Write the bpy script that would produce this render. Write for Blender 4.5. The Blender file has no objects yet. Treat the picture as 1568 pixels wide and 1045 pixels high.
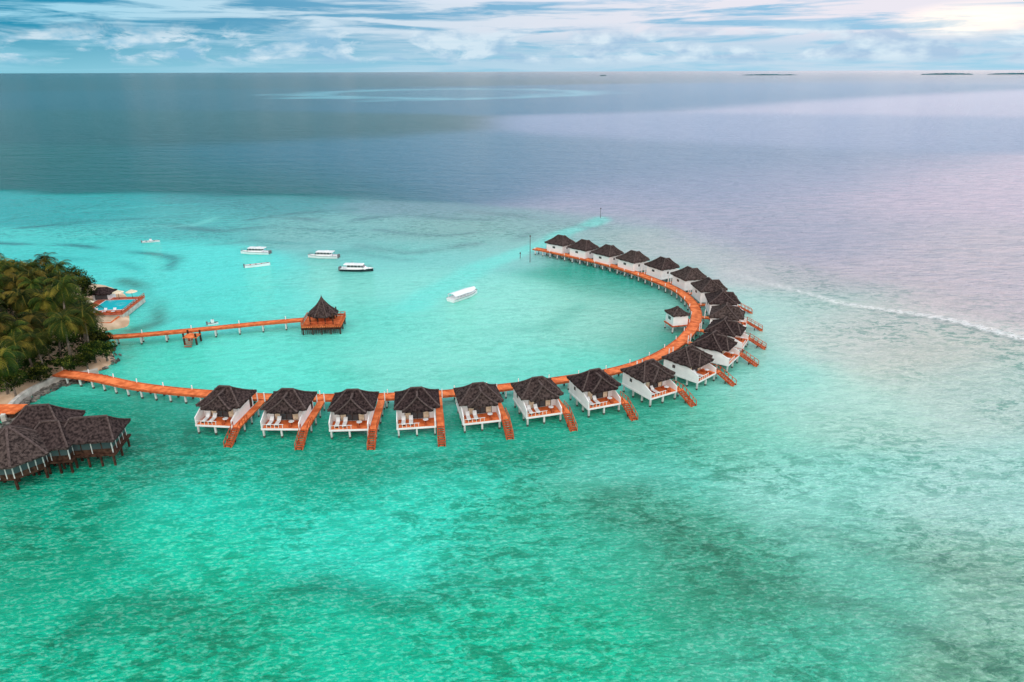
import bpy, math, random
import numpy as np
from mathutils import Vector, Matrix
random.seed(7); np.random.seed(7)
R=random.Random(11)
scene=bpy.context.scene
H=55.0; F=1060.0; PITCH=math.radians(21.3); ROLL=0.0032
SP,CP=math.sin(PITCH),math.cos(PITCH)
# ---- survey helper: bearing/depression measured on the photo -> world position at height z
def P(px,py,z=0.0):
    py=py+ROLL*(px-784)
    u=(px-784)/F; v=(py-522.5)/F
    dy=CP-v*SP; dz=-SP-v*CP
    t=(z-H)/dz
    return Vector((u*t,dy*t,z))
def s2l(c):
    out=[]
    for a in c:
        a=a/255.0
        out.append(a/12.92 if a<=0.04045 else ((a+0.055)/1.055)**2.4)
    return out
# ---------------- materials
def newmat(name):
    m=bpy.data.materials.new(name); m.use_nodes=True
    nt=m.node_tree; b=nt.nodes['Principled BSDF']
    return m,nt,b
def noise_mat(name,c1,c2,scale=2.0,rough=0.8,bump=0.0,detail=4,stretch=None,bscale=None,spec=0.3,rand=0.0):
    m,nt,b=newmat(name); N=nt.nodes; L=nt.links
    tc=N.new('ShaderNodeTexCoord'); mp=N.new('ShaderNodeMapping')
    L.new(tc.outputs['Object'],mp.inputs['Vector'])
    if stretch: mp.inputs['Scale'].default_value=stretch
    n=N.new('ShaderNodeTexNoise'); n.inputs['Scale'].default_value=scale; n.inputs['Detail'].default_value=detail
    L.new(mp.outputs[0],n.inputs['Vector'])
    r=N.new('ShaderNodeValToRGB'); r.color_ramp.elements[0].position=0.36; r.color_ramp.elements[1].position=0.64
    r.color_ramp.elements[0].color=(*c1,1); r.color_ramp.elements[1].color=(*c2,1)
    L.new(n.outputs['Fac'],r.inputs['Fac'])
    out=r.outputs['Color']
    if rand>0:
        oi=N.new('ShaderNodeObjectInfo'); hs=N.new('ShaderNodeHueSaturation')
        mr=N.new('ShaderNodeMapRange'); mr.inputs['To Min'].default_value=1-rand; mr.inputs['To Max'].default_value=1+rand
        L.new(oi.outputs['Random'],mr.inputs['Value']); L.new(mr.outputs[0],hs.inputs['Value'])
        mr2=N.new('ShaderNodeMapRange'); mr2.inputs['To Min'].default_value=0.5-rand*0.06; mr2.inputs['To Max'].default_value=0.5+rand*0.06
        L.new(oi.outputs['Random'],mr2.inputs['Value']); L.new(mr2.outputs[0],hs.inputs['Hue'])
        L.new(out,hs.inputs['Color']); out=hs.outputs['Color']
    L.new(out,b.inputs['Base Color'])
    b.inputs['Roughness'].default_value=rough; b.inputs['Specular IOR Level'].default_value=spec
    if bump>0:
        n2=N.new('ShaderNodeTexNoise'); n2.inputs['Scale'].default_value=bscale or scale*3; n2.inputs['Detail'].default_value=3
        L.new(mp.outputs[0],n2.inputs['Vector'])
        bp=N.new('ShaderNodeBump'); bp.inputs['Strength'].default_value=bump; bp.inputs['Distance'].default_value=0.15
        L.new(n2.outputs['Fac'],bp.inputs['Height']); L.new(bp.outputs[0],b.inputs['Normal'])
    return m
M={}
M['thatch']=noise_mat('thatch',(0.020,0.014,0.014),(0.092,0.064,0.060),2.6,0.95,1.0,6,None,9,0.05,0.25)
M['ridge']=noise_mat('ridge_cap',(0.07,0.050,0.046),(0.13,0.095,0.088),3,0.95,0.4,spec=.05)
M['white']=noise_mat('white_paint',(0.80,0.80,0.80),(0.88,0.87,0.86),0.8,0.55,0.05)
M['pile']=noise_mat('concrete_pile',(0.50,0.51,0.49),(0.70,0.70,0.68),2,0.7,0.1)
M['wet']=noise_mat('wet_pile',(0.03,0.05,0.04),(0.10,0.11,0.09),3,0.5,0.1)
M['orange']=noise_mat('orange_deck',(0.58,0.12,0.034),(0.90,0.25,0.085),0.9,0.75,0.15,5,(1,1,1),14,0.1)
M['redwood']=noise_mat('red_wood',(0.34,0.06,0.022),(0.62,0.14,0.05),1.5,0.7,0.2,spec=.1)
M['brown']=noise_mat('dark_wood',(0.030,0.015,0.010),(0.09,0.045,0.03),2,0.7,0.2,spec=.1)
M['cream']=noise_mat('curtain',(0.62,0.50,0.34),(0.82,0.72,0.55),2.5,0.9)
M['sand']=noise_mat('sand',(0.52,0.34,0.21),(0.74,0.55,0.38),0.35,0.95,0.2,spec=.1)
M['rock']=noise_mat('rock',(0.05,0.05,0.045),(0.24,0.22,0.19),1.2,0.9,0.5)
M['concrete']=noise_mat('seawall_concrete',(0.38,0.36,0.32),(0.62,0.60,0.54),0.8,0.85,0.2)
M['frond']=noise_mat('palm_frond',(0.006,0.020,0.004),(0.050,0.070,0.010),0.5,0.6,0,3,None,None,0.06,0.5)
M['frond_y']=noise_mat('palm_frond_dry',(0.08,0.068,0.010),(0.21,0.16,0.026),0.8,0.6,0,3,None,None,0.06,0.3)
M['trunk']=noise_mat('palm_trunk',(0.10,0.08,0.06),(0.24,0.20,0.16),3,0.9,0.3)
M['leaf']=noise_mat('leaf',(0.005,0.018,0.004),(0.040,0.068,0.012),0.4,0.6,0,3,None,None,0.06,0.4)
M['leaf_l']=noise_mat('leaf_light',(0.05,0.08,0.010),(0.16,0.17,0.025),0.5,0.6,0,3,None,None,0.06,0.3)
M['boat_w']=noise_mat('boat_gelcoat',(0.80,0.82,0.83),(0.88,0.89,0.90),0.7,0.25,0,3,None,None,0.5)
M['boat_d']=noise_mat('boat_dark_hull',(0.008,0.014,0.02),(0.02,0.03,0.04),1,0.25,0,3,None,None,0.5)
M['teal']=noise_mat('teal_paint',(0.02,0.35,0.40),(0.05,0.5,0.52),1,0.4)
M['grey']=noise_mat('grey_steel',(0.10,0.11,0.12),(0.2,0.21,0.22),2,0.5)
M['far']=noise_mat('distant_trees',(0.015,0.09,0.11),(0.03,0.14,0.17),0.01,0.95,spec=.05)  # bluish distance haze is mixed into the tree colour
M['tile']=noise_mat('red_tile',(0.42,0.07,0.03),(0.66,0.16,0.08),1.2,0.7,0.2)
m,nt,b=newmat('window_glass'); b.inputs['Roughness'].default_value=0.08
n=nt.nodes.new('ShaderNodeTexNoise'); n.inputs['Scale'].default_value=1.3
r=nt.nodes.new('ShaderNodeValToRGB'); r.color_ramp.elements[0].color=(0.01,0.015,0.02,1); r.color_ramp.elements[1].color=(0.12,0.15,0.16,1)
nt.links.new(n.outputs['Fac'],r.inputs['Fac']); nt.links.new(r.outputs['Color'],b.inputs['Base Color']); M['glass']=m
m,nt,b=newmat('pool_water'); b.inputs['Roughness'].default_value=0.06; b.inputs['IOR'].default_value=1.33
n=nt.nodes.new('ShaderNodeTexNoise'); n.inputs['Scale'].default_value=0.8
r=nt.nodes.new('ShaderNodeValToRGB'); r.color_ramp.elements[0].color=(0.0,0.42,0.50,1); r.color_ramp.elements[1].color=(0.04,0.60,0.66,1)
nt.links.new(n.outputs['Fac'],r.inputs['Fac']); nt.links.new(r.outputs['Color'],b.inputs['Base Color']); M['pool']=m

# ---------------- mesh builder
class MB:
    def __init__(s): s.v=[];s.f=[];s.m=[];s.mats=[]
    def mi(s,k):
        if k not in s.mats: s.mats.append(k)
        return s.mats.index(k)
    def add(s,vs,fs,k):
        o=len(s.v); s.v+= [tuple(p) for p in vs]; i=s.mi(k)
        for f in fs: s.f.append(tuple(o+a for a in f)); s.m.append(i)
    def box(s,x0,x1,y0,y1,z0,z1,k):
        s.add([(x0,y0,z0),(x1,y0,z0),(x1,y1,z0),(x0,y1,z0),(x0,y0,z1),(x1,y0,z1),(x1,y1,z1),(x0,y1,z1)],
              [(3,2,1,0),(4,5,6,7),(0,1,5,4),(1,2,6,5),(2,3,7,6),(3,0,4,7)],k)
    def beam(s,a,b,w,h,k):
        a=Vector(a);b=Vector(b);d=(b-a)
        if d.length<1e-6:return
        d.normalize(); up=Vector((0,0,1))
        if abs(d.z)>0.95: up=Vector((0,1,0))
        r=d.cross(up).normalized()*w/2; u=r.cross(d).normalized()*h/2
        vs=[a-r-u,a+r-u,a+r+u,a-r+u,b-r-u,b+r-u,b+r+u,b-r+u]
        s.add(vs,[(0,1,2,3),(7,6,5,4),(1,0,4,5),(2,1,5,6),(3,2,6,7),(0,3,7,4)],k)
    def cyl(s,x,y,z0,z1,r0,r1,k,n=8):
        vs=[];fs=[]
        for i in range(n):
            a=2*math.pi*i/n; vs.append((x+r0*math.cos(a),y+r0*math.sin(a),z0))
        for i in range(n):
            a=2*math.pi*i/n; vs.append((x+r1*math.cos(a),y+r1*math.sin(a),z1))
        for i in range(n): j=(i+1)%n; fs.append((i,j,n+j,n+i))
        fs.append(tuple(range(n,2*n))); s.add(vs,fs,k)
    def pile(s,x,y,z1,w=0.26,zs=0.35):
        s.box(x-w/2,x+w/2,y-w/2,y+w/2,-1.5,zs,'wet'); s.box(x-w/2+.005,x+w/2-.005,y-w/2+.005,y+w/2-.005,zs,z1,'pile')
    def obj(s,name,parent=None,smooth=False,loc=None,rz=0):
        me=bpy.data.meshes.new(name); me.from_pydata(s.v,[],s.f)
        for k in s.mats: me.materials.append(M[k])
        me.polygons.foreach_set('material_index',s.m)
        if smooth: me.polygons.foreach_set('use_smooth',[True]*len(s.f))
        me.update()
        return put(name,me,parent,loc,rz)
def put(name,me,parent=None,loc=None,rz=0,sc=1):
    o=bpy.data.objects.new(name,me); scene.collection.objects.link(o)
    if loc is not None: o.location=loc
    o.rotation_euler=(0,0,rz)
    if sc!=1: o.scale=(sc,sc,sc) if not hasattr(sc,'__len__') else sc
    if parent: o.parent=parent
    return o
def empty(name,loc=(0,0,0),rz=0):
    e=bpy.data.objects.new(name,None); scene.collection.objects.link(e); e.location=loc; e.rotation_euler=(0,0,rz); e.empty_display_size=1; return e

def hip(mb,x0,x1,y0,y1,z0,z1,axis='y',half=1.0,th=0.28,cx=None,k='thatch',caps=True,steps=6):
    """hip roof with slightly ragged, layered slopes"""
    cx=(x0+x1)/2 if cx is None else cx; cy=(y0+y1)/2
    if axis=='y': r0=Vector((cx,cy-half,z1)); r1=Vector((cx,cy+half,z1))
    else: r0=Vector((cx-half,cy,z1)); r1=Vector((cx+half,cy,z1))
    A=Vector((x0,y0,z0));B=Vector((x1,y0,z0));C=Vector((x1,y1,z0));D=Vector((x0,y1,z0))
    if axis=='y': pans=[(A,B,r0,r0),(B,C,r1,r0),(C,D,r1,r1),(D,A,r0,r1)]
    else: pans=[(A,B,r1,r0),(B,C,r1,r1),(C,D,r0,r1),(D,A,r0,r0)]
    rr=random.Random(3)
    for (p,q,t1,t0) in pans:
        n=14; grid=[]
        nrm=(q-p).cross(t0-p).normalized()
        for j in range(steps+1):
            row=[]
            for i in range(n+1):
                a=i/n; b=j/steps
                pt=(p.lerp(q,a)).lerp(t0.lerp(t1,a),b)
                sag=-0.2*math.sin(math.pi*b)
                e=0 if (i in(0,n) or j==steps) else rr.uniform(-.08,.06)
                pt=pt+Vector((0,0,sag))+nrm*e
                row.append(pt)
            grid.append(row)
        vs=[pt for row in grid for pt in row]; fs=[]
        for j in range(steps):
            for i in range(n):
                a=j*(n+1)+i; fs.append((a,a+1,a+n+2,a+n+1))
        mb.add(vs,fs,k)
        lip=[]
        for i in range(n+1): lip.append(grid[0][i]); 
        for i in range(n+1): lip.append(grid[0][i]+Vector((0,0,-th+rr.uniform(-.08,.06))))
        mb.add(lip,[(i+n+1,i+n+2,i+1,i) for i in range(n)],k)
    mb.add([A-Vector((0,0,th*.8)),B-Vector((0,0,th*.8)),C-Vector((0,0,th*.8)),D-Vector((0,0,th*.8))],[(3,2,1,0)],'brown')
    if caps:
        up=Vector((0,0,0.05))
        def cap(a,b):
            pts=[a.lerp(b,t)+Vector((0,0,-0.2*math.sin(math.pi*t))) for t in (0,.25,.5,.75,1)]
            for i in range(4): mb.beam(pts[i]+up,pts[i+1]+up,.24,.13,'ridge')
        if (r1-r0).length>.05: mb.beam(r0+up,r1+up,.34,.18,'ridge')
        if axis=='y': prs=[(A,r0),(B,r0),(C,r1),(D,r1)]
        else: prs=[(A,r0),(B,r1),(C,r1),(D,r0)]
        for a,b_ in prs: cap(a,b_)

# ---------------- bungalow parts (local x = seaward, y = side of path)
DZ=1.8; AP=6.6
roof=MB(); hip(roof,-3.6,2.8,-3.8,3.6,4.45,AP,'y',1.0,cx=-0.2)
hip(roof,-1.6,3.75,-2.5,2.5,4.38,6.1,'x',1.4,cx=0.9)
body=MB()
WT=4.3
body.box(-3.3,1.6,-3.4,-3.2,DZ,WT,'white'); body.box(-3.3,1.6,2.6,2.8,DZ,WT,'white')
body.box(-3.3,-3.1,-3.2,2.6,DZ,WT,'white')
body.box(1.4,1.6,-3.2,-2.2,DZ,WT,'white'); body.box(1.4,1.6,1.8,2.6,DZ,WT,'white'); body.box(1.4,1.6,-2.2,1.8,3.8,WT,'white')
for y0,y1,z_a,z_b in((-3.45,-3.29,4.15,3.0),(2.6,2.76,3.6,2.7)):
    body.add([(1.603,y0,DZ+.01),(4.35,y0,DZ+.01),(4.35,y1,DZ+.01),(1.603,y1,DZ+.01),(1.603,y0,z_a),(4.35,y0,z_b),(4.35,y1,z_b),(1.603,y1,z_a)],
      [(3,2,1,0),(4,5,6,7),(0,1,5,4),(1,2,6,5),(2,3,7,6),(3,0,4,7)],'white')
body.box(-3.35,4.4,-3.5,2.85,1.46,DZ,'white')
body.box(1.62,4.36,-3.25,2.56,DZ+.004,DZ+.05,'orange')
body.box(4.30,4.36,-3.2,.2,2.45,2.52,'white')
for i in range(6): body.box(4.30,4.36,-3.2+i*.64,-3.14+i*.64,DZ+.05,2.45,'white')
win=MB()
for i in range(4):
    y=-2.15+i*.98
    win.box(1.46,1.5,y+.05,y+.93,DZ+.08,3.75,'glass' if i in(1,2) else 'cream')
    win.box(1.44,1.56,y-.03,y+.05,DZ+.05,3.79,'brown')
win.box(1.44,1.56,1.75,1.8,DZ+.05,3.79,'brown')
win.box(-1.3,-.7,-3.44,-3.403,2.9,3.5,'brown'); win.box(-1.2,-.8,-3.46,-3.443,3.0,3.4,'glass')
win.box(-2.9,-2.1,2.803,2.85,DZ+.05,3.9,'brown')
win.box(-3.34,-3.303,-.5,.5,3.0,3.6,'brown'); win.box(-3.36,-3.343,-.4,.4,3.1,3.5,'glass')
furn=MB()
for yy in(-2.7,-1.5):
    furn.box(2.4,3.9,yy,yy+.65,2.1,2.2,'boat_w')
    furn.add([(2.4,yy,2.2),(2.4,yy+.65,2.2),(1.9,yy+.65,2.75),(1.9,yy,2.75),(2.48,yy,2.15),(2.48,yy+.65,2.15),(1.98,yy+.65,2.7),(1.98,yy,2.7)],[(0,1,2,3),(7,6,5,4),(0,3,7,4),(1,5,6,2),(2,6,7,3)],'boat_w')
    for a in(2.5,3.8): furn.box(a,a+.08,yy+.05,yy+.6,DZ+.05,2.1,'brown')
furn.cyl(3.3,1.2,DZ+.05,2.5,.06,.06,'brown'); furn.cyl(3.3,1.2,2.5,2.56,.45,.45,'boat_w',12)
for dx in(-.9,.8): furn.box(3.3+dx-.22,3.3+dx+.22,.98,1.42,2.1,2.2,'redwood'); furn.box(3.3+dx-.2,3.3+dx+.2,1.0,1.4,DZ+.05,2.1,'redwood')
st=MB()
for x in(-3.0,-.4,2.0,4.15):
    for y in(-3.2,-.3,2.6): st.pile(x,y,1.46,.28)
for x in(-3.0,-.4,2.0,4.15): st.beam((x,-3.3,1.40),(x,4.1,1.40),.16,.2,'brown')
stair=MB()
n=9
for i in range(n):
    t=(i+.5)/n; x=4.45+t*3.5; z=DZ-.1-t*1.75
    stair.box(x-.2,x+.2,3.02,4.08,z-.03,z+.03,'redwood')
for y in(2.98,4.12):
    stair.beam((4.4,y,DZ-.12),(8.1,y,-.1),.08,.28,'redwood')
    stair.beam((4.4,y,DZ+.85),(8.0,y,.95),.07,.09,'redwood')
    for i in range(5):
        t=i/4; x=4.45+t*3.5; z=DZ-t*1.8
        stair.box(x-.05,x+.05,y-.05,y+.05,z-.2,z+.9,'redwood')
for y in(3.1,4.0):
    stair.box(6.2,6.35,y-.07,y+.07,-1.5,.8,'brown'); stair.box(7.85,8.0,y-.07,y+.07,-1.5,.2,'brown')
apex=[(343,592),(440,596),(540,597),(638,594),(733,587),(824,578),(912,566),(996,552),(1057,530),(1096,508),(1113,487),(1115,465),(1108,444),(1088,426),(1057,409),(1016,394),(971,384),(932,375),(895,367),(859,360)]
walk_px=[(88,571),(145,578),(200,590),(260,598),(320,603),(400,608),(490,609),(600,607),(690,602),(780,592),(870,580),(945,567),(1000,549),(1040,525),(1062,500),(1067,480),(1058,461),(1037,444),(1005,430),(965,415),(915,401),(870,391),(838,384),(815,380)]
ctrl=[P(x,y,DZ) for x,y in walk_px]
def catmull(pts,n=8):
    out=[]
    for i in range(len(pts)-1):
        p0=pts[max(i-1,0)];p1=pts[i];p2=pts[i+1];p3=pts[min(i+2,len(pts)-1)]
        for j in range(n):
            t=j/n
            out.append(0.5*((2*p1)+(p2-p0)*t+(2*p0-5*p1+4*p2-p3)*t*t+(3*p1-p0-3*p2+p3)*t**3))
    out.append(pts[-1]); return out
path=catmull(ctrl)
for _ in range(6):
    path=[path[0]]+[(path[i-1]+path[i]*2+path[i+1])/4 for i in range(1,len(path)-1)]+[path[-1]]
def resample(pts,step):
    out=[pts[0].copy()];acc=0
    for i in range(len(pts)-1):
        a,b=pts[i],pts[i+1];L=(b-a).length;pos=step-acc
        while pos<=L: out.append(a.lerp(b,pos/L)); pos+=step
        acc=(L-(pos-step))
    return out
def walkway(name,pts,width,z,pile_step=4,lamp=False):
    e=empty(name,(0,0,0))
    rs=resample(pts,1.0)
    rs=[Vector((p.x,p.y,z)) for p in rs]
    nr=[]
    for i in range(len(rs)):
        t=(rs[min(i+2,len(rs)-1)]-rs[max(i-2,0)]).normalized(); nr.append(Vector((-t.y,t.x,0)))
    d=MB()
    for i in range(len(rs)-1):
        for s0,s1 in((0,.48),(.5,.98)):
            a=rs[i].lerp(rs[i+1],s0); b=rs[i].lerp(rs[i+1],s1); n0=nr[i].lerp(nr[i+1],s0)*width/2; n1=nr[i].lerp(nr[i+1],s1)*width/2
            dz=Vector((0,0,-.08+R.uniform(-.01,.01))); 
            d.add([a-n0,b-n1,b+n1,a+n0,a-n0+dz,b-n1+dz,b+n1+dz,a+n0+dz],[(0,1,2,3),(0,4,5,1),(2,6,7,3),(1,5,6,2),(3,7,4,0)],'orange')
    d.obj('deck',e)
    b_=MB()
    for i in range(len(rs)-1):
        for sg in(-1,1):
            o0=nr[i]*sg*(width/2-.1)+Vector((0,0,-.2)); o1=nr[i+1]*sg*(width/2-.1)+Vector((0,0,-.2))
            b_.beam(rs[i]+o0,rs[i+1]+o1,.12,.2,'redwood')
            o0=nr[i]*sg*(width/2-.05)+Vector((0,0,.06)); o1=nr[i+1]*sg*(width/2-.05)+Vector((0,0,.06))
            b_.beam(rs[i]+o0,rs[i+1]+o1,.1,.1,'redwood')
    b_.obj('edge_beams',e)
    p=MB()
    for i in range(0,len(rs),pile_step):
        for sg in(-1,1):
            q=rs[i]+nr[i]*sg*(width/2-.25); p.pile(q.x,q.y,z-.3,.3)
        p.beam(rs[i]-nr[i]*(width/2-.05)+Vector((0,0,-.38)),rs[i]+nr[i]*(width/2-.05)+Vector((0,0,-.38)),.2,.22,'pile')
        if lamp and (i//pile_step)%2==0:
            q=rs[i]+nr[i]*(width/2-.05); p.box(q.x-.07,q.x+.07,q.y-.07,q.y+.07,z,z+.8,'white')
    p.obj('piles',e)
    return e
walkway('curved_boardwalk',path,2.5,DZ,pile_step=3,lamp=True)
first=True
meshes={}
for idx,(ax,ay) in enumerate(apex):
    c=P(ax,ay,AP+.1); c.z=0
    ds=[((p.x-c.x)**2+(p.y-c.y)**2) for p in path]; k=ds.index(min(ds))
    k0=max(k-10,0);k1=min(k+10,len(path)-1)
    t=(path[k1]-path[k0]); t.z=0; t.normalize()
    nrm=Vector((t.y,-t.x,0))
    if nrm.dot(c-path[k])<0: nrm=-nrm
    d=(Vector((path[k].x,path[k].y,0))-c).length
    rz=math.atan2(nrm.y,nrm.x)
    e=empty('overwater_bungalow',c,rz)
    if first:
        for nm,mb,sm in(('thatched_roof',roof,0),('walls',body,0),('windows_and_doors',win,0),('terrace_furniture',furn,0),('piles',st,0),('water_stairs',stair,0)):
            o=mb.obj(nm,e); meshes[nm]=o.data
        first=False
    else:
        for nm in meshes: put(nm,meshes[nm],e)
    sp=MB()
    x=-d+.9
    while x<4.35:
        sp.box(x,x+.36,2.92,4.12,DZ-.09,DZ-.02+R.uniform(-.008,.008),'orange'); x+=.38
    for y in(2.98,4.06): sp.box(-d+.9,4.45,y-.06,y+.06,DZ-.3,DZ-.1,'redwood')
    x=-d+1.5
    while x<4.6:
        sp.pile(x,3.95,DZ-.3,.22); x+=2.6
    sp.box(1.8,4.4,4.08,4.14,DZ+.8,DZ+.88,'redwood')
    x=1.8
    while x<4.45: sp.box(x,x+.08,4.06,4.14,DZ-.02,DZ+.8,'redwood'); x+=.85
    sp.box(-d+1.6,-d+1.75,2.8,2.95,DZ-.05,DZ+1.7,'white'); sp.box(-d+1.6,-d+1.75,4.1,4.25,DZ-.05,DZ+1.7,'white')
    sp.obj('side_path',e)

# small service hut inside the bay
c=P(1038,470,5.6); c.z=0
e=empty('service_hut',c,math.radians(15))
a=MB(); hip(a,-2.1,2.1,-2.1,2.1,4.3,5.6,'y',.3); a.obj('thatched_roof',e)
a=MB(); a.box(-1.8,1.8,-1.8,1.8,DZ,4.15,'white'); a.box(-1.84,-1.803,-.6,.6,2.8,3.5,'glass'); a.obj('walls',e)
a=MB(); a.box(-2.1,4,-2.0,2.0,DZ-.25,DZ-.01,'redwood')
for x in(-1.8,1.6,3.6):
    for y in(-1.8,1.8): a.pile(x,y,DZ-.25)
a.obj('platform',e)
# ---------------- pier + pavilion
jp=[P(140,517,2),P(200,514,2),P(300,505,2),P(400,495,2),P(470,489,2)]
walkway('pier_walkway',catmull(jp),2.0,2.0,pile_step=5,lamp=True)
c=P(297,511,1.8); a=MB(); ex=empty('pier_landing',(c.x,c.y,0))
a.box(-1.5,1.5,-2.4,0.2,1.6,1.8,'orange')
for x in(-1.3,1.3):
    for y in(-2.2,0): a.box(x-.15,x+.15,y-.15,y+.15,-1.5,2.6,'brown')
for i in range(5): a.box(-.8,.8,-2.6-i*.3,-2.3-i*.3,1.4-i*.32,1.46-i*.32,'redwood')
a.obj('landing_deck',ex)
c=P(496,492,2); c.z=0
e=empty('pier_pavilion',c,math.radians(4))
a=MB(); a.box(-4.4,4.4,-3.6,3.6,1.75,2.0,'orange'); a.box(-4.35,4.35,-3.55,3.55,1.2,1.74,'brown')
for i in range(22): a.box(-4.4+i*.41,-4.3+i*.41,-3.66,-3.61,.3,2.0,'brown')
for x in(-4.1,-2,0,2,4.1):
    for y in(-3.3,0,3.3): a.cyl(x,y,-1.5,1.3,.2,.2,'wet')
a.obj('platform',e)
a=MB()
for sx in(-4.35,4.35):
    a.beam((sx,-3.55,2.95),(sx,3.55,2.95),.12,.1,'redwood'); a.beam((sx,-3.55,2.5),(sx,3.55,2.5),.08,.08,'redwood')
    for i in range(8): a.box(sx-.06,sx+.06,-3.55+i*1.0,-3.45+i*1.0,2,2.95,'redwood')
for sy in(-3.55,3.55):
    a.beam((-4.35,sy,2.95),(4.35,sy,2.95),.12,.1,'redwood'); a.beam((-4.35,sy,2.5),(4.35,sy,2.5),.08,.08,'redwood'); a.beam((-4.35,sy,2.25),(4.35,sy,2.25),.05,.35,'redwood')
    for i in range(10): a.box(-4.35+i*.95,-4.25+i*.95,sy-.06,sy+.06,2,2.95,'redwood')
a.obj('railing',e)
a=MB()
for x in(-2.5,-.8,.8,2.5):
    for y in(-2.4,2.4): a.box(x-.12,x+.12,y-.12,y+.12,2,4.6,'brown')
a.box(-2.2,2.2,1.6,1.75,2,4.3,'brown'); a.box(-1.2,1.2,-.4,.4,2,3.0,'redwood')
a.box(-2.5,2.5,-2.43,-2.37,2.0,2.8,'redwood'); a.obj('posts_and_bar',e)
a=MB()
prof=[(3.1,4.0),(2.5,4.6),(1.85,5.2),(1.3,5.8),(.8,6.5),(.4,7.1),(.06,7.8)]
for i in range(len(prof)-1):
    r0,z0=prof[i];r1,z1=prof[i+1]
    v0=[(r0*1.15*math.cos((k+.5)*math.pi/4),r0*math.sin((k+.5)*math.pi/4),z0) for k in range(8)]
    v1=[(r1*1.15*math.cos((k+.5)*math.pi/4),r1*math.sin((k+.5)*math.pi/4),z1) for k in range(8)]
    a.add(v0+v1,[(k,(k+1)%8,8+(k+1)%8,8+k) for k in range(8)],'thatch')
    for k in range(8): a.beam(v0[k],v1[k],.2,.12,'ridge')
v0=[(3.1*1.15*math.cos((k+.5)*math.pi/4),3.1*math.sin((k+.5)*math.pi/4),4.0) for k in range(8)]
v1=[(x,y,3.7) for x,y,z in v0]; a.add(v0+v1,[(8+k,8+(k+1)%8,(k+1)%8,k) for k in range(8)]+[tuple(range(15,7,-1))],'thatch')
a.cyl(0,0,7.7,8.3,.1,.03,'brown'); a.obj('thatched_roof',e)

# ---------------- restaurant, lower left
c=P(100,668,4); c.z=0
e=empty('overwater_restaurant',c,math.radians(8))
def L2(px,py,z):
    w=P(px,py,z)-c; a_=-math.radians(8); return Vector((w.x*math.cos(a_)-w.y*math.sin(a_),w.x*math.sin(a_)+w.y*math.cos(a_),z))
pr=L2(138,638,7.0); pm=L2(82,645,7.0); pb=L2(58,621,8.6); pl=L2(10,655,7.6)
a=MB()
hip(a,pr.x-4.6,pr.x+4.0,pr.y-3.4,pr.y+3.4,4.5,6.9,'x',2.6)
hip(a,pm.x-4.2,pm.x+3.0,pm.y-3.9,pm.y+3.8,4.45,7.0,'x',1.2)
hip(a,pb.x-4.6,pb.x+4.4,pb.y-3.8,pb.y+3.8,5.4,8.6,'x',1.6)
a.obj('thatched_roof',e)
a=MB(); RO=6.1
for (ra,za,rb,zb) in((RO,4.2,RO*.62,5.8),(RO*.62,5.8,RO*.28,7.0),(RO*.28,7.0,.05,7.8)):
    v0=[(pl.x+ra*math.cos((k+.5)*math.pi/4),pl.y+ra*math.sin((k+.5)*math.pi/4),za) for k in range(8)]
    v1=[(pl.x+rb*math.cos((k+.5)*math.pi/4),pl.y+rb*math.sin((k+.5)*math.pi/4),zb) for k in range(8)]
    a.add(v0+v1,[(k,(k+1)%8,8+(k+1)%8,8+k) for k in range(8)],'thatch')
    for k in range(8): a.beam(v0[k],v1[k],.32,.16,'ridge')
v0=[(pl.x+RO*math.cos((k+.5)*math.pi/4),pl.y+RO*math.sin((k+.5)*math.pi/4),4.2) for k in range(8)]
v1=[(x,y,3.95) for x,y,z in v0]; a.add(v0+v1,[(8+k,8+(k+1)%8,(k+1)%8,k) for k in range(8)]+[tuple(range(15,7,-1))],'thatch')
a.obj('octagonal_roof',e)
a=MB()
def glasswall(x0,x1,y0,y1,z0,z1):
    n=max(2,int(round((x1-x0)/1.3)))
    for yy,o in((y0,-1),(y1,1)):
        a.box(x0,x1,yy-.06,yy+.06,z0,z0+.7,'brown'); a.box(x0,x1,yy-.06,yy+.06,z1-.25,z1,'brown')
        a.box(x0+.1,x1-.1,yy-.02,yy+.02,z0+.7,z1-.25,'glass')
        for i in range(n+1):
            xx=x0+(x1-x0)*i/n; a.box(xx-.06,xx+.06,yy-.08,yy+.08,z0,z1-.003,'pile' if i%2 else 'brown')
    n=max(2,int(round((y1-y0)/1.3)))
    for xx in(x0,x1):
        a.box(xx-.055,xx+.055,y0+.1,y1-.1,z0,z0+.7,'brown'); a.box(xx-.02,xx+.02,y0+.1,y1-.1,z0+.7,z1-.25,'glass'); a.box(xx-.055,xx+.055,y0+.1,y1-.1,z1-.25,z1-.004,'brown')
        for i in range(1,n):
            yy=y0+(y1-y0)*i/n; a.box(xx-.08,xx+.08,yy-.06,yy+.06,z0,z1-.006,'pile')
    a.box(x0-.5,x1+.5,y0-.5,y1+.5,z0-.3,z0-.02,'brown')
    x=x0
    while x<=x1+.2:
        for yy in(y0-.2,(y0+y1)/2,y1+.2):
            a.box(x-.13,x+.13,yy-.13,yy+.13,-1.5,z0-.3,'brown')
        x+=(x1-x0)/4
glasswall(pr.x-3.9,pr.x+3.2,pr.y-2.6,pr.y+2.6,2.1,4.3)
glasswall(pm.x-3.6,pm.x+2.5,pm.y-3.1,pm.y+3.0,2.13,4.25)
glasswall(pb.x-3.6,pb.x+3.6,pb.y-3,pb.y+3,2.16,5.2)
a.obj('glazed_walls',e)
a=MB(); ro=5.0
pts=[(pl.x+ro*math.cos((k+.5)*math.pi/4),pl.y+ro*math.sin((k+.5)*math.pi/4)) for k in range(8)]
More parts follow.
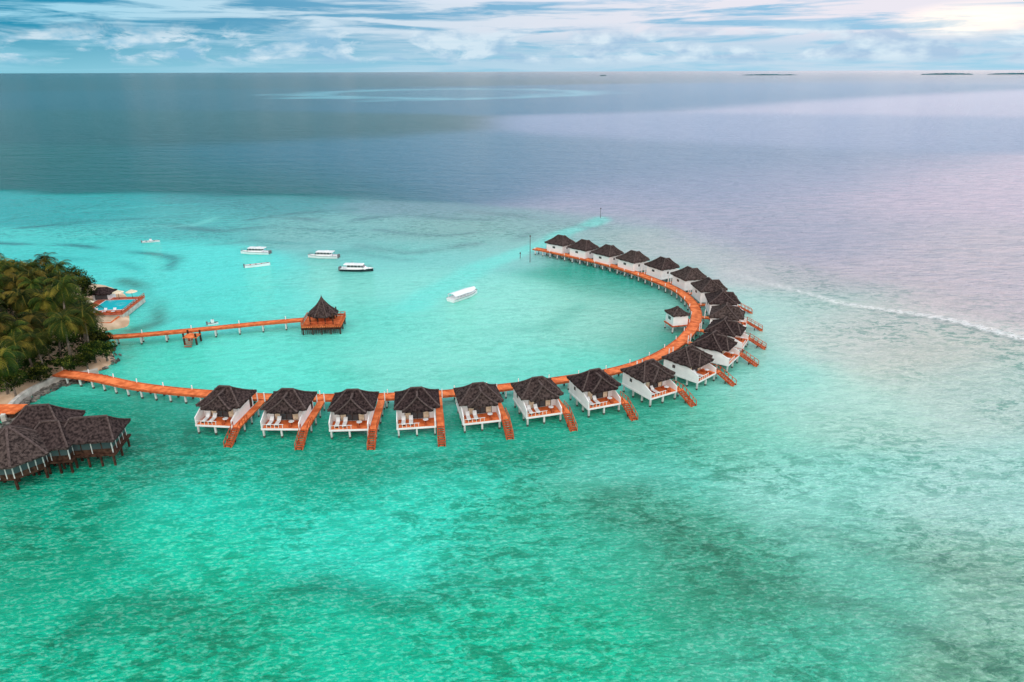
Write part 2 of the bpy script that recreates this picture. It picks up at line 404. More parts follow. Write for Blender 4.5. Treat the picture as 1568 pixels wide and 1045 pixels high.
for k in range(8):
    p,q=pts[k],pts[(k+1)%8]
    a.beam((*p,2.2),(*q,2.2),.12,.7,'brown'); a.beam((*p,3.1),(*q,3.1),.04,1.1,'glass'); a.beam((*p,3.75),(*q,3.75),.12,.2,'brown')
    for j in range(4):
        t=j/4; x=p[0]+(q[0]-p[0])*t; y=p[1]+(q[1]-p[1])*t; a.box(x-.07,x+.07,y-.07,y+.07,1.85,4.0,'pile')
    a.box(p[0]-.14,p[0]+.14,p[1]-.14,p[1]+.14,-1.5,1.8,'brown')
    a.box(pl.x+(p[0]-pl.x)*.5-.14,pl.x+(p[0]-pl.x)*.5+.14,pl.y+(p[1]-pl.y)*.5-.14,pl.y+(p[1]-pl.y)*.5+.14,-1.5,1.8,'brown')
a.add([(x,y,1.84) for x,y in pts]+[(x,y,1.55) for x,y in pts],[tuple(range(8)),tuple(range(15,7,-1))]+[(8+k,8+(k+1)%8,(k+1)%8,k) for k in range(8)],'brown')
a.obj('octagon_walls',e)

# ---------------- island
shore_px=[(200,486),(196,500),(160,508),(150,518),(170,536),(176,552),(154,568),(112,576),(86,586),(60,599),(36,614),(14,634),(-60,640),(-200,640),(-420,560),(-420,470),(-250,432),(0,432),(90,432),(135,434),(172,440),(196,455)]
shore=[P(x,y,0) for x,y in shore_px]
sh=catmull(shore+[shore[0]],5)[:-1]
cen=P(-60,520,0)
mb=MB(); rings=[(1.05,-1.2),(1.0,-.15),(.975,.45),(.93,.9),(.8,1.2),(.5,1.5),(.2,1.6)]
vs=[];fs=[]; n=len(sh)
for s_,z in rings:
    for i,p in enumerate(sh):
        q=cen+(p-cen)*s_; vs.append((q.x,q.y,z+R.uniform(-.06,.06)))
for j in range(len(rings)-1):
    for i in range(n): k=(i+1)%n; fs.append((j*n+i,j*n+k,(j+1)*n+k,(j+1)*n+i))
vs.append((cen.x,cen.y,1.6)); o_=(len(rings)-1)*n
for i in range(n): fs.append((o_+i,o_+(i+1)%n,len(vs)-1))
mb.add(vs,fs,'sand'); mb.obj('island_ground',smooth=True)
sw=catmull([P(x,y,1) for x,y in[(4,640),(16,622),(34,606),(60,591),(92,578),(125,573),(150,568)]],6)
mb=MB()
for i in range(len(sw)-1):
    mb.beam(sw[i]+Vector((0,0,-.5)),sw[i+1]+Vector((0,0,-.5)),.7,1.9,'concrete')
mb.obj('seawall')
mb=MB()
def rock(mb,x,y,z,s):
    vs=[];base=[(-1,-1,-1),(1,-1,-1),(1,1,-1),(-1,1,-1),(-1,-1,1),(1,-1,1),(1,1,1),(-1,1,1)]
    rz=R.uniform(0,6)
    for bx,by,bz in base:
        bx*=R.uniform(.5,1);by*=R.uniform(.5,1);bz*=R.uniform(.4,.8)
        vs.append((x+s*(bx*math.cos(rz)-by*math.sin(rz)),y+s*(bx*math.sin(rz)+by*math.cos(rz)),z+s*bz))
    mb.add(vs,[(3,2,1,0),(4,5,6,7),(0,1,5,4),(1,2,6,5),(2,3,7,6),(3,0,4,7)],'rock')
for i in range(260):
    p=sw[R.randrange(len(sw))]; rock(mb,p.x+R.uniform(-.2,2.2),p.y-R.uniform(.4,2.0),R.uniform(-.1,.3),R.uniform(.2,.6))
for i in range(60):
    k=R.randrange(12,30); p=sh[k]; rock(mb,p.x+R.uniform(-1,.8),p.y+R.uniform(-1,1),R.uniform(-.1,.3),R.uniform(.15,.45))
mb.obj('shore_rocks')
# pool terrace
c=P(168,474,1.5); c.z=0
e=empty('pool_terrace',c,math.radians(6))
a=MB(); a.box(-6,4.6,-4.2,9.5,.2,1.45,'concrete'); a.box(-6.1,4.7,-4.3,9.6,1.45,1.62,'tile'); a.obj('terrace_slab',e)
a=MB(); a.box(-3.8,4.2,-1.4,6.9,1.63,1.75,'white'); a.box(-3.5,3.9,-1.1,6.6,1.754,1.80,'pool'); a.obj('swimming_pool',e)
a=MB(); a.box(-4.5,3.6,-8.6,-4.35,.2,1.0,'sand'); a.box(-4.6,3.7,-9.0,-8.65,.0,1.15,'orange'); a.box(3.65,3.95,-9.0,-4.35,.0,1.15,'orange'); a.obj('lower_terrace',e)
a=MB()
for (p,q) in(((4.6,-4.2),(4.6,9.5)),((-6,-4.2),(4.6,-4.2))):
    a.beam((*p,2.5),(*q,2.5),.1,.1,'redwood'); a.beam((*p,2.05),(*q,2.05),.06,.3,'redwood')
    for i in range(9): t=i/8; a.box(p[0]+(q[0]-p[0])*t-.05,p[0]+(q[0]-p[0])*t+.05,p[1]+(q[1]-p[1])*t-.05,p[1]+(q[1]-p[1])*t+.05,1.6,2.5,'redwood')
a.obj('terrace_railing',e)
a=MB()
for i in range(4):
    x=-4.6+i*2.1; a.box(x,x+.7,-3.6,-2.0,1.85,1.95,'boat_w'); a.box(x+.05,x+.65,-3.5,-2.1,1.62,1.85,'brown'); a.beam((x+.35,-2.0,1.95),(x+.35,-1.6,2.4),.7,.08,'boat_w')
a.obj('sun_loungers',e)
a=MB(); hip(a,-7.5,-2.5,7.2,11.5,3.3,4.5,'x',1.2,caps=False); a.box(-7,-3,7.7,11,.5,3.2,'white'); a.box(-6.5,-3.5,7.64,7.69,1.7,2.9,'glass'); a.obj('pool_bar',e)
for (x,y) in((-4.8,.5),(2.2,8.3),(-1,8.2)):
    w=Matrix.Rotation(math.radians(6),4,'Z')@Vector((x,y,0))
    ep=empty('parasol',(c.x+w.x,c.y+w.y,0)); a=MB(); a.cyl(0,0,1.6,3.6,.05,.05,'brown'); a.cyl(0,0,3.3,3.9,1.4,.05,'cream',10); a.obj('canopy_and_pole',ep)
a=MB(); q=P(2,628,1.5); a.box(-5,3.0,-1.2,2.2,1.3,1.5,'orange'); a.box(-4.5,2.5,-1,2,-.5,1.3,'brown'); 
ex=empty('beach_deck',(q.x,q.y,0)); a.obj('deck',ex)

# palms
def palm_mesh(seed,h):
    r=random.Random(seed); mb=MB()
    lean=r.uniform(.3,1.6); la=r.uniform(0,6.28)
    pts=[]; N=7
    for i in range(N+1):
        t=i/N; pts.append((Vector((math.cos(la)*lean*t*t,math.sin(la)*lean*t*t,h*t)),.24-.12*t))
    for i in range(N):
        (p,r0),(q,r1)=pts[i],pts[i+1]
        vs=[p+Vector((r0*math.cos(a*math.pi/3),r0*math.sin(a*math.pi/3),0)) for a in range(6)]+[q+Vector((r1*math.cos(a*math.pi/3),r1*math.sin(a*math.pi/3),0)) for a in range(6)]
        mb.add(vs,[(a,(a+1)%6,6+(a+1)%6,6+a) for a in range(6)],'trunk')
    top=pts[-1][0]; nf=24
    for i in range(nf):
        az=i*2.399+r.uniform(-.2,.2); e0=math.radians(80-115*(i/nf)+r.uniform(-8,8)); Ln=r.uniform(3.2,4.4)
        k='frond' if i<nf*.8 else ('frond_y' if r.random()<.55 else 'frond')
        if r.random()<.14:k='frond_y'
        ns=9; p=top.copy(); e=e0; d0=Vector((math.cos(az),math.sin(az),0)); sd=Vector((-math.sin(az),math.cos(az),0))
        for j in range(ns):
            dr=d0*math.cos(e)+Vector((0,0,math.sin(e))); q=p+dr*(Ln/ns)
            t=(j+.5)/ns; ll=1.15*math.sin(math.pi*min(1,(t*.85+.15)))**.6+.12
            for sg in(-1,1):
                for h_ in(0,.5):
                    a0=p.lerp(q,h_); a1=p.lerp(q,h_+.3)
                    tip=a0+sd*sg*ll*.8+dr*ll*.45+Vector((0,0,-ll*r.uniform(.25,.6)))
                    mb.add([a0,a1,tip+dr*.05,tip],[(0,1,2,3)],k)
            mb.add([p-sd*.04,p+sd*.04,q+sd*.03,q-sd*.03],[(0,1,2,3)],'frond_y')
            p=q; e-=math.radians(12+6*t)
    for i in range(5):
        a=r.uniform(0,6.28); q=top+Vector((math.cos(a)*.35,math.sin(a)*.35,-.35)); mb.cyl(q.x,q.y,q.z-.18,q.z+.15,.15,.1,'leaf_l',6)
    return mb
pm_=[]
for i,h in enumerate((6.5,8,9.5,7.2,8.8)):
    mb=palm_mesh(i,h); me=bpy.data.meshes.new('palm_tree'); me.from_pydata(mb.v,[],mb.f)
    for k in mb.mats: me.materials.append(M[k])
    me.polygons.foreach_set('material_index',mb.m); pm_.append(me)
def inpoly(x,y,poly):
    ins=False; j=len(poly)-1
    for i in range(len(poly)):
        a,b_=poly[i],poly[j]
        if (a.y>y)!=(b_.y>y) and x<(b_.x-a.x)*(y-a.y)/(b_.y-a.y)+a.x: ins=not ins
        j=i
    return ins
tp=[P(x,y,1) for x,y in[(-170,450),(0,448),(70,448),(120,464),(126,490),(124,520),(146,543),(140,562),(88,572),(48,588),(14,608),(-60,616),(-170,608)]]
xs=[p.x for p in tp];ys=[p.y for p in tp]
placed=[]; tries=0
while len(placed)<215 and tries<12000:
    tries+=1; x=R.uniform(min(xs),max(xs)); y=R.uniform(min(ys),max(ys))
    if not inpoly(x,y,tp): continue
    if any((x-a)**2+(y-b_)**2<3.7**2 for a,b_ in placed): continue
    placed.append((x,y))
    put('palm_tree',R.choice(pm_),None,(x,y,1.0),R.uniform(0,6.28),R.uniform(.74,1.25))
def broadleaf(seed,h,rad,k1='leaf',k2='leaf_l',nl=2600):
    r=random.Random(seed); mb=MB()
    mb.cyl(0,0,0,h*.5,.28,.16,'trunk',7); cl=[]
    for i in range(9):
        a=r.uniform(0,6.28); rr_=rad*r.uniform(.2,.75); q=Vector((rr_*math.cos(a),rr_*math.sin(a),h*r.uniform(.5,.88)))
        mb.beam((0,0,h*.42),q,.12,.12,'trunk'); cl.append((q,rad*r.uniform(.3,.5)))
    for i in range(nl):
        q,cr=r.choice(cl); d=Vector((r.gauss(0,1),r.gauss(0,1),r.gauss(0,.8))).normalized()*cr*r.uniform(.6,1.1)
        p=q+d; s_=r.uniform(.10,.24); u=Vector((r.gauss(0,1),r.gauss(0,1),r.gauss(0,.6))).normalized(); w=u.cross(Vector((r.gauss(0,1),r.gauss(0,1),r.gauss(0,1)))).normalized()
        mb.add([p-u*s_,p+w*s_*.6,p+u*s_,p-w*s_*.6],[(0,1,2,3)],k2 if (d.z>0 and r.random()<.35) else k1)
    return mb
bl=[]
for i in range(3):
    mb=broadleaf(20+i,(6,7.5,4.2)[i],(3,3.4,2.4)[i]); me=bpy.data.meshes.new('broadleaf_tree'); me.from_pydata(mb.v,[],mb.f)
    for k in mb.mats: me.materials.append(M[k])
    me.polygons.foreach_set('material_index',mb.m); bl.append(me)
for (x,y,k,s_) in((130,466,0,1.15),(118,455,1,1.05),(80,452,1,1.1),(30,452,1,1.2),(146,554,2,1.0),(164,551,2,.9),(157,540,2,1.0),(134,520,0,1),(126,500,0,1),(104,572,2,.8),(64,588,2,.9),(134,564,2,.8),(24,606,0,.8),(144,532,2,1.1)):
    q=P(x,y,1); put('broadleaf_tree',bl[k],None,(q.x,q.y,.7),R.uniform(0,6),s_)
mb=MB()
for i in range(1500):
    while True:
        x=R.uniform(min(xs),max(xs)); y=R.uniform(min(ys),max(ys))
        if inpoly(x,y,tp): break
    hh=R.uniform(.8,3.2)
    for j in range(14):
        p=Vector((x+R.gauss(0,.8),y+R.gauss(0,.8),1+hh*R.uniform(.3,1))); s_=R.uniform(.2,.5)
        u=Vector((R.gauss(0,1),R.gauss(0,1),R.gauss(0,.5))).normalized(); w=u.cross(Vector((R.gauss(0,1),R.gauss(0,1),R.gauss(0,1)))).normalized()
        mb.add([p-u*s_,p+w*s_*.5,p+u*s_,p-w*s_*.5],[(0,1,2,3)],'leaf')
mb.obj('undergrowth')

# ---------------- boats
def hull(mb,Ln,B,D,k,kd='boat_w'):
    n=12; rows=[]
    for i in range(n+1):
        t=i/n; x=-Ln/2+Ln*t
        w=B/2*(1-max(0,(t-.45)/.55)**2.2)*(.9+.1*min(1,t*5)); sheer=D*(1+.45*max(0,t-.3)**2)
        keel=-.35+ (0.5*max(0,t-.8)/.2)**2*D
        rows.append([(x,-w,sheer),(x+0,-w*.82,.05),(x,0,min(keel,sheer-.05)),(x,w*.82,.05),(x,w,sheer),(x,w*.86,sheer),(x,w*.86,sheer-.12),(x,-w*.86,sheer-.12),(x,-w*.86,sheer)])
    vs=[p for r_ in rows for p in r_]; c_=9
    f1=[];f2=[]
    for i in range(n):
        for j in range(9):
            a=i*c_+j; b_=i*c_+(j+1)%c_; q=(a,b_,b_+c_,a+c_)
            (f1 if j<4 else f2).append(q)
    f1.append((0,1,2,3,4,5,6,7,8)[::-1])
    o=len(mb.v); mb.add(vs,f1,k); 
    i2=mb.mi(kd)
    for f in f2: mb.f.append(tuple(o+a for a in f)); mb.m.append(i2)
    for i in range(n):
        for sg in(0,4):
            mb.beam(rows[i][sg],rows[i+1][sg],.07,.1,'grey' if k=='boat_w' else 'boat_w')
def boat(name,st_,bw,kind,dark=False,Bf=.3):
    a=P(*st_,0.5);b_=P(*bw,0.5); d=b_-a; Ln=Vector((d.x,d.y,0)).length; c=(a+b_)/2
    e=empty(name,(c.x,c.y,0),math.atan2(d.y,d.x)); B=Ln*Bf; D=.8 if Ln>7 else .45
    m=MB(); hull(m,Ln,B,D,'boat_d' if dark else 'boat_w'); m.obj('hull',e)
    if kind=='cabin':
        m=MB(); x0,x1=-Ln*.28,Ln*.2; w=B*.36
        def cab(x0,x1,w,z0,z1,sl,k):
            m.add([(x0,-w,z0),(x1,-w,z0),(x1,w,z0),(x0,w,z0),(x0,-w*.92,z1),(x1-sl,-w*.92,z1),(x1-sl,w*.92,z1),(x0,w*.92,z1)],[(3,2,1,0),(4,5,6,7),(0,1,5,4),(1,2,6,5),(2,3,7,6),(3,0,4,7)],k)
        cab(x0,x1+.9,w,D-.1,D+.5,.5,'boat_w'); cab(x0+.05,x1+.4,w*.95,D+.5,D+1.15,.6,'glass'); cab(x0-.9,x1+.1,w*1.06,D+1.15,D+1.33,.2,'boat_w')
        for i in range(5):
            x=x0+.1+(x1-x0-.5)*i/4
            for sg in(-1,1): m.beam((x,sg*w*.97,D+.5),(x,sg*w*.93,D+1.15),.08,.05,'boat_w')
        m.box(x0-.1+Ln*.1,x0+.9+Ln*.1,-w*.6,w*.6,D+1.34,D+1.5,'boat_w'); m.cyl(x0+Ln*.15,0,D+1.5,D+2.5,.04,.02,'grey')
        for sg in(-1,1): m.beam((x0-.8,sg*w,D),(x0-.8,sg*w,D+1.2),.06,.06,'grey')
        m.obj('cabin',e)
        m=MB()
        for sg in(-.45,.45): m.box(-Ln/2-.5,-Ln/2+.05,sg-.18,sg+.18,.2,1.2,'grey')
        pts=[(Ln*.2,-B*.42,D+.6),(Ln*.38,-B*.25,D+.7),(Ln*.47,0,D+.75),(Ln*.38,B*.25,D+.7),(Ln*.2,B*.42,D+.6)]
        for i in range(4): m.beam(pts[i],pts[i+1],.04,.04,'grey')
        for p in pts: m.beam(p,(p[0],p[1],D),.04,.04,'grey')
        m.obj('engines_and_bow_rail',e)
    elif kind=='canopy':
        m=MB(); n=8; w=B*.42; vs=[]
        for i in range(11):
            t=i/10; x=-Ln*.46+Ln*.84*t; ww=w*(1-max(0,(t-.65)/.35)**2*.55)
            for j in range(n+1):
                an=math.pi*j/n; vs.append((x,-ww*math.cos(an),D+.75+.55*math.sin(an)))
        m.add(vs,[(i*(n+1)+j,i*(n+1)+j+1,(i+1)*(n+1)+j+1,(i+1)*(n+1)+j) for i in range(10) for j in range(n)],'boat_w')
        for i in range(7):
            x=-Ln*.44+Ln*.75*i/6
            for sg in(-1,1): m.beam((x,sg*w*.97,D),(x,sg*w*.97,D+.78),.08,.08,'boat_w')
        m.obj('canopy',e)
    else:
        m=MB()
        for i in range(3): x=-Ln*.3+Ln*.22*i; m.box(x,x+.35,-B*.36,B*.36,D-.08,D+.02,'redwood' if kind=='row' else 'grey')
        m.box(-Ln/2-.35,-Ln/2+.02,-.15,.15,.1,D+.45,'grey')
        if kind=='console': m.box(-.4,.3,-.35,.35,D-.1,D+.7,'boat_w'); m.box(.1,.16,-.33,.33,D+.7,D+1.1,'glass')
        m.obj('thwarts_and_outboard',e)
boat('small_motorboat',(218,370),(245,368),'console')
boat('speedboat',(413,387),(369,386),'cabin')
boat('speedboat',(518,393),(472,392),'cabin')
boat('speedboat',(522,412),(572,413),'cabin',True)
boat('rowing_boat',(375,408),(414,404),'row',Bf=.16)
boat('covered_ferry_boat',(690,460),(731,446),'canopy',Bf=.33)
boat('teal_dinghy',(318,495),(334,493),'console',Bf=.35)
for (x,y,h) in((812,402,8),(920,334,3.6),(797,396,1.5)):
    q=P(x,y,0); ex=empty('marker_post',(q.x,q.y,0)); a=MB(); a.cyl(0,0,-1.5,h,.13,.1,'grey'); a.cyl(0,0,h,h+.4,.2,.2,'brown',8); a.obj('post',ex)
for (x0,x1,hh) in((1138,1222,13),(1412,1492,18),(1514,1640,18),(920,930,10)):
    D_=9000; X0=(x0-784)/F*D_/1.073; X1=(x1-784)/F*D_/1.073
    n=60; vs=[];fs=[]; r=random.Random(x0)
    cx=(X0+X1)/2; hw=(X1-X0)/2
    for i in range(n+1):
        t=i/n*2-1; x=t*hw; env=(1-t*t)**.35; h=hh*env*r.uniform(.5,1.1); dp=80*env+2
        vs+=[(x,-dp,-1),(x,-dp*.7,h*.8),(x,0,h),(x,dp,-1)]
    for i in range(n):
        for j in range(3): a_=i*4+j; fs.append((a_,a_+4,a_+5,a_+1))
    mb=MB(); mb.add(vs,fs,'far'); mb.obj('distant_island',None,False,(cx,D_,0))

# ---------------- sea
def axis(a,b,step,growth,lo,hi):
    core=list(np.arange(a,b+1e-6,step)); out=[];x=core[-1];s=step
    while x<hi: s*=growth; x+=s; out.append(x)
    pre=[];x=core[0];s=step
    while x>lo: s*=growth; x-=s; pre.append(x)
    return np.array(pre[::-1]+core+out)
X=axis(-240,330,1.8,1.035,-60000,60000); Y=axis(20,420,1.6,1.022,-3000,70000)
nx,ny=len(X),len(Y); print('grid',nx,ny)
gx,gy=np.meshgrid(X,Y); co=np.zeros((nx*ny,3),np.float32); co[:,0]=gx.ravel(); co[:,1]=gy.ravel()
i=np.arange(ny-1)[:,None]*nx+np.arange(nx-1)[None,:]
quads=np.stack([i,i+1,i+nx+1,i+nx],-1).reshape(-1,4)
me=bpy.data.meshes.new('sea'); me.vertices.add(nx*ny); me.vertices.foreach_set('co',co.ravel())
nq=len(quads); me.loops.add(nq*4); me.polygons.add(nq)
me.loops.foreach_set('vertex_index',quads.ravel().astype(np.int32)); me.polygons.foreach_set('loop_start',np.arange(0,nq*4,4,dtype=np.int32))
me.update(); me.validate()
px_,py_=co[:,0].astype(np.float64),co[:,1].astype(np.float64)
def wob(x,y,s,seed):
    r=np.random.RandomState(seed); o=np.zeros_like(x)
    for k in range(7):
        a=r.uniform(0,6.28); f=s*r.uniform(.5,2.2); o+=np.sin((x*np.cos(a)+y*np.sin(a))*f+r.uniform(0,6.28))/7**.5
    return o
wx=px_+wob(px_,py_,.12,1)*2.2+wob(px_,py_,.03,3)*4; wy=py_+wob(px_,py_,.12,2)*2.2+wob(px_,py_,.03,4)*4
def rbf(cps,x,y,sig):
    yy=np.maximum(y,5)+40; u=x/yy; v=np.log(yy)*1.1
    num=np.zeros((len(x),3));den=np.zeros(len(x))+1e-12
    for (a,b_,c) in cps:
        p=P(a,b_); Yp=p.y+40; d2=((u-p.x/Yp)**2+(v-math.log(Yp)*1.1)**2); w=np.exp(-d2/(2*sig*sig))+1e-4/(1+d2*200)**3
        num+=w[:,None]*np.array(s2l(c))[None,:]; den+=w
    return num/den[:,None]
shal=[(50,1000,(0,195,155)),(300,1000,(0,190,148)),(600,1000,(0,203,163)),(900,1000,(0,198,155)),(1200,1000,(55,188,155)),(1500,1000,(115,178,150)),  # right-hand pale tones: sandy floor with the sky's reflection painted in
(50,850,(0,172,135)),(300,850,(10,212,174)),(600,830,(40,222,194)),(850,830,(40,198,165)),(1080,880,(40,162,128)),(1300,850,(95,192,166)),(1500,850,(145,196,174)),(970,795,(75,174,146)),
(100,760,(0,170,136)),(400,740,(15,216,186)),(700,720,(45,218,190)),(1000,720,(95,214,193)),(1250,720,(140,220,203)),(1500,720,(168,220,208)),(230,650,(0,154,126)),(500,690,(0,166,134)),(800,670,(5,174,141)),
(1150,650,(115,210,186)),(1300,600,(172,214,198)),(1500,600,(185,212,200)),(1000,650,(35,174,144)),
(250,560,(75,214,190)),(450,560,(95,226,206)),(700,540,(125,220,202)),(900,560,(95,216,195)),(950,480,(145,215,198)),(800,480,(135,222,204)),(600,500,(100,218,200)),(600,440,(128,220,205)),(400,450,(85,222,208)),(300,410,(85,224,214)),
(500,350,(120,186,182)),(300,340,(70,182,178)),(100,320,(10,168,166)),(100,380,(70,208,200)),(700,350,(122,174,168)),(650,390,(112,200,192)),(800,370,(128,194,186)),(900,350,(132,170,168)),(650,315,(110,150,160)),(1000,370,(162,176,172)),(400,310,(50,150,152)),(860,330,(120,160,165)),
(1150,470,(135,204,190)),(1180,560,(125,206,190)),(1230,480,(185,206,196)),(1200,420,(182,182,182)),(1320,500,(200,202,194)),(1450,550,(200,202,190)),(1500,470,(205,190,192)),(1300,400,(182,174,184)),(1040,500,(20,156,134)),(950,430,(30,166,145)),(1080,380,(165,172,172))]  # dark greens inside the arc paint shade and reflections below the huts
deep=[(50,250,(0,88,82)),(200,200,(0,74,72)),(50,130,(0,62,66)),(300,270,(0,98,96)),(400,150,(0,74,86)),(450,250,(15,100,122)),(700,250,(70,122,152)),(1000,250,(115,138,170)),(1000,150,(50,112,152)),(700,150,(0,92,122)),(1300,200,(145,158,192)),(1500,300,(222,196,212)),(1200,350,(172,168,190)),(1500,400,(212,194,202)),(1500,160,(185,180,205)),(1200,280,(150,156,186))]  # right-hand pinks and lavenders paint the reflected sky glow into the water
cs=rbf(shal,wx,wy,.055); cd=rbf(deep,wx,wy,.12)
def poly_dist(pts,x,y):
    d=np.full(len(x),1e9)
    for a,b_ in zip(pts[:-1],pts[1:]):
        ax,ay,bx,by=a.x,a.y,b_.x,b_.y; L2_=(bx-ax)**2+(by-ay)**2
        t=np.clip(((x-ax)*(bx-ax)+(y-ay)*(by-ay))/L2_,0,1); d=np.minimum(d,np.hypot(x-ax-t*(bx-ax),y-ay-t*(by-ay)))
    return d
edge=[P(x,y) for x,y in[(-1500,296),(-600,292),(0,294),(200,297),(400,302),(600,307),(750,315),(880,330),(1000,346),(1090,372),(1180,392),(1300,420),(1450,455),(1600,490),(2200,620)]]
ex_=np.array([p.x for p in edge]); ey_=np.array([p.y for p in edge])
order=np.argsort(ex_)
yb=np.interp(wx,ex_[order],ey_[order])
w_soft=np.interp(px_,[-200,0,60,200],[6,10,20,30])
mask=1/(1+np.exp(np.clip((wy-yb)/w_soft*2.2,-50,50)))
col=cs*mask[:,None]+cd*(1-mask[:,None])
def stroke(pts_px,wd,c,st_,soft=1.0,warp=1.0):
    global col
    x=px_+(wx-px_)*warp; y=py_+(wy-py_)*warp
    d=poly_dist([P(a,b_) for a,b_ in pts_px],x,y)
    w=st_*np.exp(-(d/wd)**2)*np.clip(.7+.5*wob(px_,py_,.15,9),0,1) if soft else st_*np.exp(-(d/wd)**4)
    col=col*(1-w[:,None])+np.array(s2l(c))[None,:]*w[:,None]
stroke([(650,470),(690,430),(740,402),(810,372),(870,350),(918,336)],5,(100,226,212),.7,0,.6)
stroke([(-60,368),(40,374),(110,377),(180,386),(235,394),(262,402),(270,414)],1.7,(10,95,98),.9,1,.5)
stroke([(245,398),(262,402),(270,414)],1.9,(10,95,95),.7,1,.8)
stroke([(40,350),(120,342),(200,335),(280,330)],2.6,(10,115,118),.8); stroke([(250,345),(340,352),(430,345),(520,352)],2.8,(55,125,128),.85)
stroke([(560,375),(640,382),(740,365),(820,345)],3,(80,132,132),.8); stroke([(120,362),(200,352),(290,345),(330,330)],2.2,(120,222,212),.5)
stroke([(430,330),(520,338),(610,330),(720,335)],3,(80,130,136),.9); stroke([(0,335),(90,325),(200,318),(330,312)],2.6,(60,198,195),.5)
stroke([(480,385),(560,380),(640,398)],2.4,(80,160,155),.8); stroke([(0,400),(60,395),(150,405),(210,420)],2.4,(40,165,160),.6)
stroke([(300,378),(380,366),(470,372)],2.2,(75,162,158),.75); stroke([(700,322),(800,334),(900,348)],3,(100,135,142),.8)
stroke([(560,350),(640,358),(720,350)],2.2,(85,140,140),.8); stroke([(380,335),(450,325),(540,320)],2.4,(60,130,134),.8)
stroke([(186,436),(225,438),(258,455),(250,482),(205,497)],2.6,(65,135,120),.85,1,.8)
stroke([(760,510),(840,500),(900,470)],2.6,(95,190,172),.6); stroke([(560,560),(680,575),(800,560)],2.2,(70,190,168),.5); stroke([(300,470),(380,465),(440,475)],2.2,(60,185,170),.5)
stroke([(1040,730),(960,770),(900,830),(1050,820),(1120,870)],2.6,(30,122,95),.6); stroke([(420,930),(520,900),(640,930),(760,900)],2.2,(0,126,96),.6)
stroke([(1250,780),(1400,810),(1560,840)],2.2,(80,135,112),.6); stroke([(1180,860),(1330,900),(1500,960)],2.4,(65,130,105),.6)
stroke([(300,700),(500,712),(700,705),(850,690)],4,(0,146,116),.6)
stroke([(20,790),(120,800),(200,860)],2.2,(0,116,88),.7); stroke([(100,960),(250,940),(350,980)],2.2,(0,128,96),.6)
col=np.clip(col,0,1)
at=me.attributes.new('shallow','FLOAT','POINT'); at.data.foreach_set('value',mask.astype(np.float32))
chop=np.clip(np.maximum(np.interp(wy,[96,118],[1,.3]),np.interp(px_,[50,85],[0,1])),0,1)
chop=np.maximum(chop,1-mask); chop=np.maximum(chop,np.interp(wy,[200,250],[0,.75])*1.0)
at=me.attributes.new('chop','FLOAT','POINT'); at.data.foreach_set('value',chop.astype(np.float32))
# reflection weakened on the left, strengthened on the right, to shape the sky glow
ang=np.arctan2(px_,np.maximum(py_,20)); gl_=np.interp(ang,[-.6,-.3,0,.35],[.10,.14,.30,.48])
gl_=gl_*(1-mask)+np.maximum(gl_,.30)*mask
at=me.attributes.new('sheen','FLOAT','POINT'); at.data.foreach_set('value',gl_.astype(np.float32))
brk=[P(x,y) for x,y in[(1075,400),(1120,416),(1180,432),(1225,443),(1290,462),(1380,480),(1470,497),(1568,520),(1700,556),(1900,620)]]
qx,qy=px_+(wx-px_)*.4,py_+(wy-py_)*.4
d=poly_dist(brk,qx,qy)
br=np.array([p.x for p in brk]); by=np.array([p.y for p in brk]); side=qy-np.interp(qx,br,by)
dk=.6*np.exp(-((d-1.8)/1.1)**2)*(side<0)*np.interp(px_,[75,100],[0,1])
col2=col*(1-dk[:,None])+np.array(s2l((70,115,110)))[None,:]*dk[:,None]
at=me.attributes.new('floor_glow_col','FLOAT_COLOR','POINT'); at.data.foreach_set('color',np.concatenate([col2,np.ones((len(col),1))],1).astype(np.float32).ravel())  # seabed colour with sky glow and hut shade painted in
fo=1.3*np.exp(-(d/1.2)**2)*np.interp(px_,[60,85,120,200],[0,.6,1,1])
fo+=.8*np.exp(-((d-4.5)/4.0)**2)*(side>0)*np.interp(px_,[90,130,200],[0,.7,1])
at=me.attributes.new('foam','FLOAT','POINT'); at.data.foreach_set('value',np.clip(fo,0,1).astype(np.float32))
sea=bpy.data.objects.new('sea',me); scene.collection.objects.link(sea)
m,nt,b=newmat('sea_water'); N=nt.nodes; L=nt.links; me.materials.append(m)
geo=N.new('ShaderNodeNewGeometry'); pos=geo.outputs['Position']
def attr(n_,o='Color'):
    a=N.new('ShaderNodeAttribute'); a.attribute_name=n_; return a.outputs[o]
def mapping(rot,sc):
    mp=N.new('ShaderNodeMapping'); mp.inputs['Rotation'].default_value=(0,0,rot); mp.inputs['Scale'].default_value=sc; L.new(pos,mp.inputs['Vector']); return mp.outputs[0]
def noise(vec,s,d=4,r_=.55,dist=0):
    n=N.new('ShaderNodeTexNoise'); n.inputs['Scale'].default_value=s; n.inputs['Detail'].default_value=d; n.inputs['Roughness'].default_value=r_; n.inputs['Distortion'].default_value=dist; L.new(vec,n.inputs['Vector']); return n.outputs['Fac']
def mrange(v,a,b_,c,d_):
    n=N.new('ShaderNodeMapRange'); n.inputs['From Min'].default_value=a; n.inputs['From Max'].default_value=b_; n.inputs['To Min'].default_value=c; n.inputs['To Max'].default_value=d_; L.new(v,n.inputs['Value']); return n.outputs[0]
def math_(op,a,b_=None):
    n=N.new('ShaderNodeMath'); n.operation=op
    for i_,q in enumerate((a,b_)):
        if q is None: continue
        if isinstance(q,(int,float)): n.inputs[i_].default_value=q
        else: L.new(q,n.inputs[i_])
    return n.outputs[0]
